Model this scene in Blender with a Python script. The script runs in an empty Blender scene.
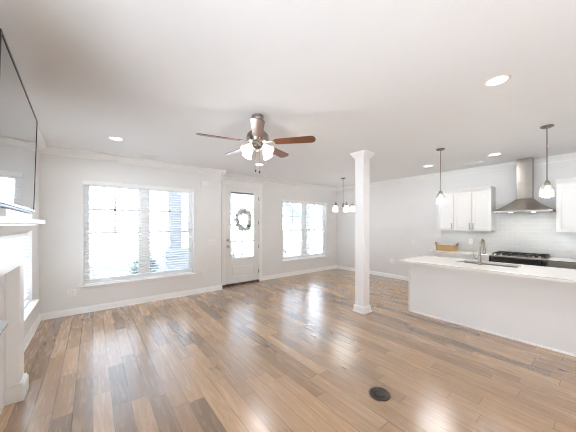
import bpy, bmesh, math, random
from mathutils import Vector, Matrix
R = math.radians
PI = math.pi
random.seed(7)
SC = bpy.context.scene
COL = SC.collection

# ------------------------------------------------------------------ camera
F_PX = 248.67                      # focal length in pixels of a 576 x 432 frame
YAW = 38.146
cam_d = bpy.data.cameras.new('camera')
cam_d.sensor_fit = 'HORIZONTAL'
cam_d.sensor_width = 36.0
cam_d.lens = F_PX / 576 * 36.0
cam_d.shift_y = 8.3 / 576
cam_d.clip_start = 0.02
cam = bpy.data.objects.new('camera', cam_d)
COL.objects.link(cam)
cam.location = (0, 0, 1.506)
cam.rotation_euler = (R(90), 0, -R(YAW))
SC.camera = cam

# ------------------------------------------------------------------ world, exposure
W = bpy.data.worlds.new('sky')
SC.world = W
W.use_nodes = True
bgn = W.node_tree.nodes['Background']
bgn.inputs['Color'].default_value = (0.79, 0.89, 1.02, 1)
bgn.inputs['Strength'].default_value = 2.2
sun_d = bpy.data.lights.new('sun', 'SUN')
sun_d.energy = 52.0; sun_d.angle = R(1.0); sun_d.color = (0.85, 0.92, 1.0)
sun = bpy.data.objects.new('sun', sun_d)
COL.objects.link(sun)
sun.rotation_euler = Vector((-0.06, 0.865, -0.50)).to_track_quat('-Z', 'Y').to_euler()
SC.view_settings.view_transform = 'Standard'
SC.view_settings.look = 'None'
SC.view_settings.gamma = 1.0
SC.view_settings.use_curve_mapping = False
SC.view_settings.exposure = 1.08
DOWNLIGHT_W = 3.2
KITCHEN_W = 2.0
PENDANT_W = 4.0
SC.cycles.filter_width = 1.1
SC.cycles.max_bounces = 12
SC.cycles.diffuse_bounces = 8
SC.cycles.glossy_bounces = 5
SC.cycles.transparent_max_bounces = 24
SC.cycles.caustics_reflective = False
SC.cycles.caustics_refractive = False
SC.cycles.sample_clamp_indirect = 6.0

# ------------------------------------------------------------------ measures
XL, XR = -0.656, 6.612             # side walls
YA, YB, YF = 5.468, 5.681, -2.6    # window wall, its deeper stretch with the door, wall behind
XJ = 2.337                         # where the window wall steps back
H = 2.74
T = 0.16                           # wall thickness

# ------------------------------------------------------------------ materials
def newmat(name):
    m = bpy.data.materials.new(name)
    m.use_nodes = True
    nt = m.node_tree
    return m, nt, nt.nodes, nt.links, nt.nodes['Principled BSDF']

def paint(name, col, rough=0.5, metal=0.0, bump=0.0, bscale=300, spec=0.5, emis=None, estr=0.0, coat=0.0, var=0.03):
    m, nt, N, L, b = newmat(name)
    b.inputs['Roughness'].default_value = rough
    b.inputs['Metallic'].default_value = metal
    b.inputs['Specular IOR Level'].default_value = spec
    b.inputs['Coat Weight'].default_value = coat
    tc = N.new('ShaderNodeTexCoord')
    no = N.new('ShaderNodeTexNoise')
    no.inputs['Scale'].default_value = 3.0
    no.inputs['Detail'].default_value = 3.0
    L.new(tc.outputs['Object'], no.inputs['Vector'])
    mx = N.new('ShaderNodeMix'); mx.data_type = 'RGBA'
    mx.inputs['A'].default_value = (*[c * (1 - var) for c in col], 1)
    mx.inputs['B'].default_value = (*[min(1, c * (1 + var)) for c in col], 1)
    L.new(no.outputs['Fac'], mx.inputs['Factor'])
    L.new(mx.outputs['Result'], b.inputs['Base Color'])
    if bump:
        n2 = N.new('ShaderNodeTexNoise'); n2.inputs['Scale'].default_value = bscale
        L.new(tc.outputs['Object'], n2.inputs['Vector'])
        bp = N.new('ShaderNodeBump'); bp.inputs['Strength'].default_value = bump
        bp.inputs['Distance'].default_value = 0.002
        L.new(n2.outputs['Fac'], bp.inputs['Height'])
        L.new(bp.outputs['Normal'], b.inputs['Normal'])
    if emis:
        b.inputs['Emission Color'].default_value = (*emis, 1)
        b.inputs['Emission Strength'].default_value = estr
    return m

def glass_mat(name, tint=(1, 1, 1), refl=0.08, rough=0.02, haze=0.0):
    m, nt, N, L, b = newmat(name)
    N.remove(b)
    tr = N.new('ShaderNodeBsdfTransparent'); tr.inputs['Color'].default_value = (*tint, 1)
    gl = N.new('ShaderNodeBsdfGlossy'); gl.inputs['Roughness'].default_value = rough
    lw = N.new('ShaderNodeLayerWeight'); lw.inputs['Blend'].default_value = 0.25
    mp = N.new('ShaderNodeMapRange')
    mp.inputs['To Min'].default_value = refl; mp.inputs['To Max'].default_value = min(1, refl + 0.55)
    L.new(lw.outputs['Facing'], mp.inputs['Value'])
    mx = N.new('ShaderNodeMixShader')
    L.new(mp.outputs['Result'], mx.inputs['Fac'])
    L.new(tr.outputs[0], mx.inputs[1]); L.new(gl.outputs[0], mx.inputs[2])
    out = N['Material Output']
    last = mx
    if haze:
        df = N.new('ShaderNodeBsdfTranslucent'); df.inputs['Color'].default_value = (0.95, 0.95, 0.93, 1)
        m2 = N.new('ShaderNodeMixShader'); m2.inputs['Fac'].default_value = haze
        L.new(mx.outputs[0], m2.inputs[1]); L.new(df.outputs[0], m2.inputs[2]); last = m2
    L.new(last.outputs[0], out.inputs['Surface'])
    return m

def math_n(N, L, op, a, b=None, c=None):
    n = N.new('ShaderNodeMath'); n.operation = op
    for i, v in enumerate((a, b, c)):
        if v is None: continue
        if isinstance(v, (int, float)): n.inputs[i].default_value = v
        else: L.new(v, n.inputs[i])
    return n.outputs[0]

def wood_floor():
    m, nt, N, L, b = newmat('oak_plank_floor')
    M_ = lambda *a: math_n(N, L, *a)
    geo = N.new('ShaderNodeNewGeometry')
    sx = N.new('ShaderNodeSeparateXYZ'); L.new(geo.outputs['Position'], sx.inputs[0])
    X, Y = sx.outputs['X'], sx.outputs['Y']
    PW = 0.127
    u = M_('DIVIDE', M_('ADD', X, 2.03), PW)
    row = M_('FLOOR', u); fx = M_('FRACT', u)
    def wn1(v):
        w = N.new('ShaderNodeTexWhiteNoise'); w.noise_dimensions = '1D'; L.new(v, w.inputs['W']); return w.outputs['Value']
    r1 = wn1(row); r2 = wn1(M_('ADD', row, 57.3))
    LEN = M_('ADD', 0.65, M_('MULTIPLY', r2, 0.95))
    vy = M_('DIVIDE', M_('ADD', Y, M_('MULTIPLY', r1, 9.0)), LEN)
    colm = M_('FLOOR', vy); fy = M_('FRACT', vy)
    cv = N.new('ShaderNodeCombineXYZ'); L.new(row, cv.inputs[0]); L.new(colm, cv.inputs[1])
    wn = N.new('ShaderNodeTexWhiteNoise'); wn.noise_dimensions = '2D'; L.new(cv.outputs[0], wn.inputs['Vector'])
    sc = N.new('ShaderNodeSeparateColor'); L.new(wn.outputs['Color'], sc.inputs[0])
    ramp = N.new('ShaderNodeValToRGB')
    els = ramp.color_ramp.elements
    els[0].position = 0.0; els[0].color = (0.217, 0.131, 0.071, 1)
    els[1].position = 1.0; els[1].color = (0.502, 0.310, 0.162, 1)
    for p, c in ((0.16, (0.296, 0.176, 0.090, 1)), (0.34, (0.363, 0.217, 0.112, 1)), (0.62, (0.401, 0.242, 0.125, 1)), (0.82, (0.447, 0.274, 0.142, 1))):
        e = els.new(p); e.color = c
    L.new(wn.outputs['Value'], ramp.inputs['Fac'])
    # grain stretched along the plank
    gv = N.new('ShaderNodeCombineXYZ')
    L.new(M_('ADD', M_('MULTIPLY', X, 26.0), M_('MULTIPLY', sc.outputs[0], 90.0)), gv.inputs[0])
    L.new(M_('ADD', M_('MULTIPLY', Y, 2.6), M_('MULTIPLY', sc.outputs[1], 90.0)), gv.inputs[1])
    L.new(row, gv.inputs[2])
    g1 = N.new('ShaderNodeTexNoise'); g1.inputs['Scale'].default_value = 1.0; g1.inputs['Detail'].default_value = 6.0
    g1.inputs['Roughness'].default_value = 0.62; g1.inputs['Distortion'].default_value = 1.1
    L.new(gv.outputs[0], g1.inputs['Vector'])
    gm = N.new('ShaderNodeMapRange'); gm.inputs['From Min'].default_value = 0.28; gm.inputs['From Max'].default_value = 0.72
    gm.inputs['To Min'].default_value = 0.80; gm.inputs['To Max'].default_value = 1.10
    L.new(g1.outputs['Fac'], gm.inputs['Value'])
    fv = N.new('ShaderNodeCombineXYZ')
    L.new(M_('MULTIPLY', X, 190.0), fv.inputs[0]); L.new(M_('MULTIPLY', Y, 9.0), fv.inputs[1]); L.new(sc.outputs[2], fv.inputs[2])
    g2 = N.new('ShaderNodeTexNoise'); g2.inputs['Scale'].default_value = 1.0; g2.inputs['Detail'].default_value = 2.0
    L.new(fv.outputs[0], g2.inputs['Vector'])
    gm2 = N.new('ShaderNodeMapRange'); gm2.inputs['To Min'].default_value = 0.97; gm2.inputs['To Max'].default_value = 1.03
    L.new(g2.outputs['Fac'], gm2.inputs['Value'])
    # knots
    kv = N.new('ShaderNodeCombineXYZ')
    L.new(M_('MULTIPLY', X, 7.0), kv.inputs[0]); L.new(M_('MULTIPLY', Y, 2.6), kv.inputs[1])
    kn = N.new('ShaderNodeTexNoise'); kn.inputs['Scale'].default_value = 1.0; kn.inputs['Detail'].default_value = 3.0; kn.inputs['Distortion'].default_value = 0.6
    L.new(kv.outputs[0], kn.inputs['Vector'])
    km = N.new('ShaderNodeMapRange'); km.inputs['From Min'].default_value = 0.685; km.inputs['From Max'].default_value = 0.76
    km.inputs['To Min'].default_value = 1.0; km.inputs['To Max'].default_value = 0.42
    L.new(kn.outputs['Fac'], km.inputs['Value'])
    # joints
    ex = M_('MULTIPLY', M_('MINIMUM', fx, M_('SUBTRACT', 1.0, fx)), PW)
    ey = M_('MULTIPLY', M_('MINIMUM', fy, M_('SUBTRACT', 1.0, fy)), LEN)
    ed = M_('MINIMUM', ex, ey)
    em = N.new('ShaderNodeMapRange'); em.inputs['From Min'].default_value = 0.0006; em.inputs['From Max'].default_value = 0.0042
    em.inputs['To Min'].default_value = 0.45; em.inputs['To Max'].default_value = 1.0
    L.new(ed, em.inputs['Value'])
    k = M_('MULTIPLY', M_('MULTIPLY', gm.outputs[0], gm2.outputs[0]), M_('MULTIPLY', km.outputs[0], em.outputs[0]))
    vm = N.new('ShaderNodeVectorMath'); vm.operation = 'SCALE'
    L.new(ramp.outputs['Color'], vm.inputs[0]); L.new(k, vm.inputs['Scale'])
    L.new(vm.outputs[0], b.inputs['Base Color'])
    rr = N.new('ShaderNodeMapRange'); rr.inputs['To Min'].default_value = 0.20; rr.inputs['To Max'].default_value = 0.33
    L.new(g1.outputs['Fac'], rr.inputs['Value']); L.new(rr.outputs[0], b.inputs['Roughness'])
    b.inputs['Specular IOR Level'].default_value = 0.15
    hh = M_('ADD', M_('MULTIPLY', em.outputs[0], 1.0), M_('MULTIPLY', g1.outputs['Fac'], 0.06))
    b.inputs['Coat Weight'].default_value = 1.0; b.inputs['Coat IOR'].default_value = 2.25; b.inputs['Coat Roughness'].default_value = 0.24
    bp = N.new('ShaderNodeBump'); bp.inputs['Strength'].default_value = 0.14; bp.inputs['Distance'].default_value = 0.0016
    L.new(hh, bp.inputs['Height']); L.new(bp.outputs['Normal'], b.inputs['Normal'])
    return m

def brick_mat(name, axes, bw, rh, mortar, c1, c2, cm, rough=0.3, bump=0.3):
    m, nt, N, L, b = newmat(name)
    geo = N.new('ShaderNodeNewGeometry')
    sx = N.new('ShaderNodeSeparateXYZ'); L.new(geo.outputs['Position'], sx.inputs[0])
    cb = N.new('ShaderNodeCombineXYZ')
    if axes == 'sum':
        L.new(math_n(N, L, 'ADD', sx.outputs['X'], sx.outputs['Y']), cb.inputs[0])
    else:
        L.new(sx.outputs[axes], cb.inputs[0])
    L.new(sx.outputs['Z'], cb.inputs[1])
    br = N.new('ShaderNodeTexBrick')
    br.inputs['Scale'].default_value = 1.0
    br.inputs['Brick Width'].default_value = bw; br.inputs['Row Height'].default_value = rh
    br.inputs['Mortar Size'].default_value = mortar
    br.inputs['Color1'].default_value = (*c1, 1); br.inputs['Color2'].default_value = (*c2, 1); br.inputs['Mortar'].default_value = (*cm, 1)
    L.new(cb.outputs[0], br.inputs['Vector'])
    L.new(br.outputs['Color'], b.inputs['Base Color'])
    b.inputs['Roughness'].default_value = rough
    bp = N.new('ShaderNodeBump'); bp.inputs['Strength'].default_value = bump; bp.inputs['Distance'].default_value = 0.002; bp.invert = True
    L.new(br.outputs['Fac'], bp.inputs['Height']); L.new(bp.outputs['Normal'], b.inputs['Normal'])
    return m

def brushed(name, col, rough=0.28, sc=(4, 4, 200), aniso=0.0):
    m, nt, N, L, b = newmat(name)
    b.inputs['Base Color'].default_value = (*col, 1); b.inputs['Metallic'].default_value = 1.0
    tc = N.new('ShaderNodeTexCoord'); mp = N.new('ShaderNodeMapping'); mp.inputs['Scale'].default_value = sc
    no = N.new('ShaderNodeTexNoise'); no.inputs['Scale'].default_value = 2.0
    L.new(tc.outputs['Object'], mp.inputs[0]); L.new(mp.outputs[0], no.inputs['Vector'])
    rr = N.new('ShaderNodeMapRange'); rr.inputs['To Min'].default_value = rough - 0.08; rr.inputs['To Max'].default_value = rough + 0.08
    L.new(no.outputs['Fac'], rr.inputs['Value']); L.new(rr.outputs[0], b.inputs['Roughness'])
    if aniso:
        tg = N.new('ShaderNodeTangent'); tg.direction_type = 'RADIAL'; tg.axis = 'Z'
        L.new(tg.outputs[0], b.inputs['Tangent'])
        b.inputs['Anisotropic'].default_value = aniso; b.inputs['Anisotropic Rotation'].default_value = 0.25
    return m

def wood_blade(name, c1, c2):
    m, nt, N, L, b = newmat(name)
    tc = N.new('ShaderNodeTexCoord'); mp = N.new('ShaderNodeMapping'); mp.inputs['Scale'].default_value = (3, 40, 40)
    no = N.new('ShaderNodeTexNoise'); no.inputs['Scale'].default_value = 1.0; no.inputs['Detail'].default_value = 5
    L.new(tc.outputs['Object'], mp.inputs[0]); L.new(mp.outputs[0], no.inputs['Vector'])
    mx = N.new('ShaderNodeMix'); mx.data_type = 'RGBA'
    mx.inputs['A'].default_value = (*c1, 1); mx.inputs['B'].default_value = (*c2, 1)
    L.new(no.outputs['Fac'], mx.inputs['Factor']); L.new(mx.outputs['Result'], b.inputs['Base Color'])
    b.inputs['Roughness'].default_value = 0.3
    return m

M = {}
M['floor'] = wood_floor()
M['wall'] = paint('wall_paint', (0.785, 0.78, 0.772), 0.7, bump=0.05)
M['ceiling'] = paint('ceiling_paint', (0.83, 0.84, 0.85), 0.85, bump=0.08, var=0.01)
M['trim'] = paint('trim_paint', (0.875, 0.872, 0.866), 0.35, var=0.01)
M['white'] = paint('white_cabinet_paint', (0.82, 0.815, 0.80), 0.32, var=0.01)
M['island'] = paint('island_panel_paint', (0.88, 0.895, 0.90), 0.4, var=0.01)
M['quartz'] = paint('white_quartz', (0.87, 0.85, 0.825), 0.16, var=0.03, coat=0.0)
M['vinyl'] = paint('window_vinyl', (0.86, 0.86, 0.86), 0.35, var=0.01)
M['slat'] = paint('blind_slat_white', (0.88, 0.88, 0.87), 0.45, var=0.01)
M['cord'] = paint('blind_cord', (0.8, 0.8, 0.78), 0.8)
M['plastic'] = paint('white_plastic', (0.86, 0.85, 0.83), 0.3, var=0.01)
M['dark'] = paint('black_plastic', (0.012, 0.012, 0.014), 0.35)
M['slot'] = paint('dark_slot', (0.05, 0.05, 0.05), 0.6)
M['screen'] = paint('tv_screen_glass', (0.012, 0.013, 0.015), 0.03, spec=1.0, coat=1.0)
M['silver'] = paint('silver_bezel', (0.40, 0.40, 0.42), 0.25, metal=1.0)
M['bronze'] = paint('dark_bronze', (0.055, 0.045, 0.04), 0.38, metal=0.6)
M['iron'] = paint('cast_iron', (0.018, 0.018, 0.018), 0.5)
M['ovenglass'] = paint('black_oven_glass', (0.008, 0.008, 0.009), 0.06, coat=0.6)
M['steel'] = brushed('brushed_stainless', (0.40, 0.37, 0.335), 0.42)
M['hoodsteel'] = brushed('brushed_hood_stainless', (0.42, 0.385, 0.345), 0.30, aniso=0.8)
M['steeldark'] = brushed('darker_stainless', (0.27, 0.255, 0.22), 0.34)
M['nickel'] = brushed('brushed_nickel', (0.34, 0.315, 0.285), 0.27)
M['chrome'] = paint('polished_steel', (0.66, 0.65, 0.63), 0.12, metal=1.0)
M['tile'] = brick_mat('subway_tile', 'Y', 0.152, 0.076, 0.0028, (0.66, 0.66, 0.64), (0.69, 0.69, 0.665), (0.75, 0.745, 0.73), 0.16, 0.25)
M['brick'] = brick_mat('porch_brick', 'sum', 0.21, 0.072, 0.010, (0.42, 0.43, 0.44), (0.50, 0.51, 0.52), (0.68, 0.68, 0.68), 0.9, 0.4)
M['post'] = paint('porch_post_paint', (0.44, 0.44, 0.44), 0.6)
M['glass'] = glass_mat('window_glass', (0.77, 0.79, 0.81), refl=0.03)  # tint darkens the outdoors so the window bars stay visible
M['glassclear'] = glass_mat('clear_window_glass', refl=0.03)
M['shade'] = glass_mat('clear_shade_glass', (0.97, 0.97, 0.96), refl=0.12, rough=0.03, haze=0.03)
M['frost'] = paint('frosted_lit_glass', (0.95, 0.93, 0.90), 0.4, emis=(1.0, 0.96, 0.90), estr=1.6)
M['bulb'] = paint('lit_bulb', (1, 1, 1), 0.4, emis=(1.0, 0.97, 0.92), estr=4.0)
M['lens'] = paint('lit_lens', (1, 1, 1), 0.4, emis=(1.0, 0.98, 0.95), estr=4.0)
M['blade'] = wood_blade('walnut_blade', (0.085, 0.028, 0.012), (0.20, 0.075, 0.03))
M['wicker'] = paint('wicker', (0.50, 0.33, 0.15), 0.7, bump=1.0, bscale=120, var=0.35)
M['linen'] = paint('white_liner', (0.85, 0.80, 0.76), 0.8)
M['leather'] = paint('dark_handle', (0.10, 0.06, 0.05), 0.6)
M['ledge'] = paint('pale_blue_white_laminate', (0.76, 0.83, 0.88), 0.15, var=0.01)
M['flower'] = paint('white_cotton_flower', (0.90, 0.90, 0.89), 0.9)
_m = M['flower']; _nt = _m.node_tree; _p = _nt.nodes['Principled BSDF']
_t = _nt.nodes.new('ShaderNodeBsdfTranslucent'); _t.inputs['Color'].default_value = (0.92, 0.92, 0.9, 1)
_x = _nt.nodes.new('ShaderNodeMixShader'); _x.inputs['Fac'].default_value = 0.72
_nt.links.new(_p.outputs[0], _x.inputs[1]); _nt.links.new(_t.outputs[0], _x.inputs[2]); _nt.links.new(_x.outputs[0], _nt.nodes['Material Output'].inputs['Surface'])
M['leafgrey'] = paint('grey_green_leaf', (0.30, 0.36, 0.30), 0.8, var=0.2)
M['ribbon'] = paint('dark_green_ribbon', (0.10, 0.15, 0.11), 0.7)
M['concrete'] = paint('patio_concrete', (0.73, 0.74, 0.745), 0.9)
M['lawn'] = paint('pale_lawn', (0.46, 0.465, 0.44), 0.95, var=0.15)
M['leaf'] = paint('shrub_leaf', (0.34, 0.39, 0.35), 0.8, var=0.3)
M['siding'] = paint('pale_siding', (0.62, 0.64, 0.66), 0.8)
M['roofing'] = paint('grey_roof', (0.36, 0.38, 0.41), 0.9)
M['darkglass'] = paint('far_window', (0.22, 0.25, 0.29), 0.2)

# ------------------------------------------------------------------ mesh helpers
class MB:
    def __init__(self):
        self.bm = bmesh.new()
    def box(self, x0, x1, y0, y1, z0, z1, bevel=0.0, seg=1):
        x0, x1 = sorted((x0, x1)); y0, y1 = sorted((y0, y1)); z0, z1 = sorted((z0, z1))
        g = bmesh.ops.create_cube(self.bm, size=1.0)
        vs = g['verts']
        for v in vs:
            v.co = Vector(((x0 + x1) / 2 + v.co.x * (x1 - x0), (y0 + y1) / 2 + v.co.y * (y1 - y0), (z0 + z1) / 2 + v.co.z * (z1 - z0)))
        if bevel:
            es = list({e for v in vs for e in v.link_edges})
            bmesh.ops.bevel(self.bm, geom=es, offset=bevel, segments=seg, affect='EDGES', profile=0.5)
        return self
    def prism(self, pts, ext):
        """closed polygon of 3-D points extruded by the vector ext"""
        ext = Vector(ext)
        a = [self.bm.verts.new(Vector(p)) for p in pts]
        b = [self.bm.verts.new(Vector(p) + ext) for p in pts]
        n = len(pts)
        self.bm.faces.new(a); self.bm.faces.new(b[::-1])
        for i in range(n):
            self.bm.faces.new((a[i], b[i], b[(i + 1) % n], a[(i + 1) % n]))
        return self
    def tube(self, pts, r, seg=12, caps=True):
        pts = [Vector(p) for p in pts]
        rs = r if isinstance(r, (list, tuple)) else [r] * len(pts)
        rings = []
        up = Vector((0, 0, 1))
        d0 = (pts[1] - pts[0]).normalized()
        side = d0.cross(up)
        if side.length < 1e-3: side = d0.cross(Vector((1, 0, 0)))
        side.normalize()
        for i, p in enumerate(pts):
            if i == 0: d = pts[1] - pts[0]
            elif i == len(pts) - 1: d = pts[-1] - pts[-2]
            else: d = (pts[i + 1] - pts[i]).normalized() + (pts[i] - pts[i - 1]).normalized()
            d.normalize()
            side = (side - d * side.dot(d)).normalized()
            o = d.cross(side)
            rings.append([self.bm.verts.new(p + (side * math.cos(2 * PI * k / seg) + o * math.sin(2 * PI * k / seg)) * rs[i]) for k in range(seg)])
        for a, b in zip(rings, rings[1:]):
            for k in range(seg):
                self.bm.faces.new((a[k], a[(k + 1) % seg], b[(k + 1) % seg], b[k]))
        if caps:
            self.bm.faces.new(rings[0][::-1]); self.bm.faces.new(rings[-1])
        return self
    def lathe(self, c, prof, seg=24, axis=None, open_ends=False):
        """profile of (radius, height) turned round an axis through c (z unless given)"""
        c = Vector(c)
        ax = Vector(axis).normalized() if axis else Vector((0, 0, 1))
        q = Vector((0, 0, 1)).rotation_difference(ax).to_matrix()
        rings = []
        for r, h in prof:
            if r < 1e-6:
                rings.append([self.bm.verts.new(c + q @ Vector((0, 0, h)))])
            else:
                rings.append([self.bm.verts.new(c + q @ Vector((r * math.cos(2 * PI * k / seg), r * math.sin(2 * PI * k / seg), h))) for k in range(seg)])
        for a, b in zip(rings, rings[1:]):
            for k in range(seg):
                j = (k + 1) % seg
                if len(a) == 1 and len(b) == 1: continue
                if len(a) == 1: self.bm.faces.new((a[0], b[j], b[k]))
                elif len(b) == 1: self.bm.faces.new((a[k], a[j], b[0]))
                else: self.bm.faces.new((a[k], a[j], b[j], b[k]))
        if not open_ends:
            if len(rings[0]) > 1: self.bm.faces.new(rings[0][::-1])
            if len(rings[-1]) > 1: self.bm.faces.new(rings[-1])
        return self
    def ball(self, c, r, sub=2, squash=(1, 1, 1)):
        g = bmesh.ops.create_icosphere(self.bm, subdivisions=sub, radius=r)
        for v in g['verts']:
            v.co = Vector((v.co.x * squash[0], v.co.y * squash[1], v.co.z * squash[2])) + Vector(c)
        return self
    def xf(self, mat):
        bmesh.ops.transform(self.bm, matrix=mat, verts=self.bm.verts)
        return self
    def build(self, name, mat, parent=None, smooth=True):
        bmesh.ops.recalc_face_normals(self.bm, faces=self.bm.faces)
        if parent is not None:
            off = parent.matrix_world_off if hasattr(parent, 'matrix_world_off') else OFF[parent.name]
        else:
            xs = [v.co.x for v in self.bm.verts]; ys = [v.co.y for v in self.bm.verts]; zs = [v.co.z for v in self.bm.verts]
            off = Vector(((min(xs) + max(xs)) / 2, (min(ys) + max(ys)) / 2, min(zs)))
        for v in self.bm.verts: v.co -= off
        me = bpy.data.meshes.new(name)
        self.bm.to_mesh(me); self.bm.free()
        if smooth:
            for p in me.polygons: p.use_smooth = True
            me.set_sharp_from_angle(angle=R(35))
        me.materials.append(mat)
        o = bpy.data.objects.new(name, me)
        COL.objects.link(o)
        if parent is not None: o.parent = parent
        else: o.location = off
        OFF[o.name] = off
        return o
OFF = {}

def tag(o, label=None, cat=None, group=None, kind=None):
    if label: o['label'] = label
    if cat: o['category'] = cat
    if group: o['group'] = group
    if kind: o['kind'] = kind
    return o

def thing(name, loc, label, cat, group=None, kind=None):
    o = bpy.data.objects.new(name, None)
    o.empty_display_size = 0.1
    COL.objects.link(o)
    o.location = loc
    OFF[o.name] = Vector(loc)
    return tag(o, label, cat, group, kind)

def copy_tree(o, parent=None):
    c = o.copy()
    COL.objects.link(c)
    OFF[c.name] = OFF.get(o.name, Vector((0, 0, 0)))
    if parent is not None: c.parent = parent
    for ch in list(o.children): copy_tree(ch, c)
    return c

def lamp(name, kind, loc, power, parent, size=0.1, col=(1, 0.985, 0.96), spread=None, down=True):
    d = bpy.data.lights.new(name, kind)
    d.energy = power; d.color = col
    if kind == 'AREA':
        d.shape = 'DISK'; d.size = size
        if spread: d.spread = R(spread)
    else:
        d.shadow_soft_size = size
    o = bpy.data.objects.new(name, d)
    COL.objects.link(o)
    o.parent = parent
    o.location = Vector(loc) - OFF[parent.name]
    return o

def shaker(x, y0, y1, z0, z1, t=0.02, rail=0.055, sink=0.009, dirx=-1):
    """a framed door slab in the plane x, facing dirx"""
    mb = MB(); mb.box(x, x - dirx * t, y0, y1, z0, z1)
    bm = mb.bm; bm.faces.ensure_lookup_table(); bm.normal_update()
    f = [q for q in bm.faces if q.normal.x * dirx > 0.9][0]
    bmesh.ops.inset_individual(bm, faces=[f], thickness=rail, use_even_offset=True)
    bmesh.ops.inset_individual(bm, faces=[f], thickness=0.004, use_even_offset=True)
    for v in f.verts: v.co.x -= dirx * sink
    return mb

def bar_pull(x, y, z0, z1, dirx=-1):
    mb = MB()
    mb.tube([(x + dirx * 0.03, y, z0), (x + dirx * 0.03, y, z1)], 0.006, 10)
    for z in (z0 + 0.015, z1 - 0.015):
        mb.tube([(x, y, z), (x + dirx * 0.03, y, z)], 0.005, 8)
    return mb

def bar_pull_h(x, y0, y1, z, dirx=-1):
    mb = MB()
    mb.tube([(x + dirx * 0.03, y0, z), (x + dirx * 0.03, y1, z)], 0.006, 10)
    for y in (y0 + 0.015, y1 - 0.015):
        mb.tube([(x, y, z), (x + dirx * 0.03, y, z)], 0.005, 8)
    return mb

# ------------------------------------------------------------------ setting: shell
def panels(a0, a1, z0, z1, holes):
    """rectangles that fill a0..a1 x z0..z1 around the holes (a0, a1, z0, z1)"""
    out = []; cur = a0
    for h0, h1, k0, k1 in sorted(holes):
        out.append((cur, h0, z0, z1))
        if k0 > z0: out.append((h0, h1, z0, k0))
        if k1 < z1: out.append((h0, h1, k1, z1))
        cur = h1
    out.append((cur, a1, z0, z1))
    return [r for r in out if r[1] - r[0] > 1e-4]

W1 = (-0.125, 1.712, 0.455, 2.26)
W2 = (4.277, 6.096, 0.462, 2.215)
W3 = (3.55, 4.86, 0.455, 2.26)
W4 = (0.16, 1.47, 0.455, 2.26)
W5 = (-2.20, -0.60, 0.455, 2.26)
D1 = (2.520, 3.486, 0.0, 2.455)

tag(MB().box(XL - T, XR + T, YF - T, YB + T, -0.06, 0.0).build('floor', M['floor'], smooth=False), 'brown hardwood plank floor', 'floor', kind='structure')
tag(MB().box(XL - T, XR + T, YF - T, YB + T, H, H + 0.1).build('ceiling', M['ceiling'], smooth=False), 'flat white ceiling', 'ceiling', kind='structure')

mb = MB()
for a0, a1, z0, z1 in panels(XL - T, XJ, 0, H, [W1]): mb.box(a0, a1, YA, YA + T + 0.213, z0, z1) if False else mb.box(a0, a1, YA, YA + T, z0, z1)
for a0, a1, z0, z1 in panels(XJ, XR + T, 0, H, [D1, W2]): mb.box(a0, a1, YB, YB + T, z0, z1)
mb.box(XJ - T, XJ, YA + T, YB + T, 0, H)
tag(mb.build('wall_back', M['wall'], smooth=False), 'pale greige wall with two windows and a glazed door', 'wall', kind='structure')
mb = MB()
for a0, a1, z0, z1 in panels(YF - T, YA, 0, H, [W3, W4, W5]): mb.box(XL - T, XL, a0, a1, z0, z1)
tag(mb.build('wall_left', M['wall'], smooth=False), 'pale wall behind the fireplace', 'wall', kind='structure')
tag(MB().box(XR, XR + T, YF - T, YB, 0, H).build('wall_right', M['wall'], smooth=False), 'pale kitchen wall', 'wall', kind='structure')
mb = MB()
for a0, a1, z0, z1 in panels(XL, XR, 0, H, [(0.2, 0.7, 0.05, 1.3)]): mb.box(a0, a1, YF - T, YF, z0, z1)  # opening added out of view to let fill daylight in
tag(mb.build('wall_front', M['wall'], smooth=False), 'wall behind the camera with an opening added for daylight', 'wall', kind='structure')

# crown moulding and baseboards (profile: distance from wall, height)
CROWN = [(0, H), (0.095, H), (0.095, H - 0.018), (0.080, H - 0.026), (0.052, H - 0.060), (0.030, H - 0.088), (0.016, H - 0.094), (0.016, H - 0.112), (0, H - 0.112)]
BASE = [(0, 0), (0.024, 0), (0.024, 0.012), (0.016, 0.020), (0.015, 0.086), (0.009, 0.096), (0.007, 0.107), (0, 0.107)]
def run_x(mb, prof, x0, x1, y): mb.prism([(x0, y - d, z) for d, z in prof], (x1 - x0, 0, 0))
def run_y(mb, prof, y0, y1, x, s): mb.prism([(x + s * d, y0, z) for d, z in prof], (0, y1 - y0, 0))
mb = MB(); run_x(mb, CROWN, XL, XJ, YA); run_x(mb, CROWN, XJ, XR, YB); mb.prism([(XJ + d, YA - 0.095, z) for d, z in CROWN], (0, YB - YA + 0.095, 0))
tag(mb.build('trim_1', M['trim']), 'white crown moulding over the window wall', 'trim', kind='structure')
mb = MB(); run_y(mb, CROWN, YF, YB, XR, -1)
tag(mb.build('trim_2', M['trim']), 'white crown moulding over the kitchen wall', 'trim', kind='structure')
mb = MB(); run_y(mb, CROWN, YF, YA, XL, 1)
tag(mb.build('trim_3', M['trim']), 'white crown moulding over the fireplace wall', 'trim', kind='structure')
mb = MB(); run_x(mb, BASE, XL, XJ, YA); mb.prism([(XJ + d, YA - 0.016, z) for d, z in BASE], (0, YB - YA + 0.016, 0))
run_x(mb, BASE, XJ, D1[0] - 0.09, YB); run_x(mb, BASE, D1[1] + 0.09, XR, YB)
tag(mb.build('baseboard_back', M['trim']), 'white baseboard under the windows', 'baseboard', kind='structure')
mb = MB(); run_y(mb, BASE, 2.44, YB, XR, -1)
tag(mb.build('baseboard_right', M['trim']), 'white baseboard along the dining side wall', 'baseboard', kind='structure')
mb = MB(); run_y(mb, BASE, 3.30, YA, XL, 1); run_y(mb, BASE, YF, 1.6, XL, 1)
tag(mb.build('baseboard_left', M['trim']), 'white baseboard beside the fireplace', 'baseboard', kind='structure')

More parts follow.
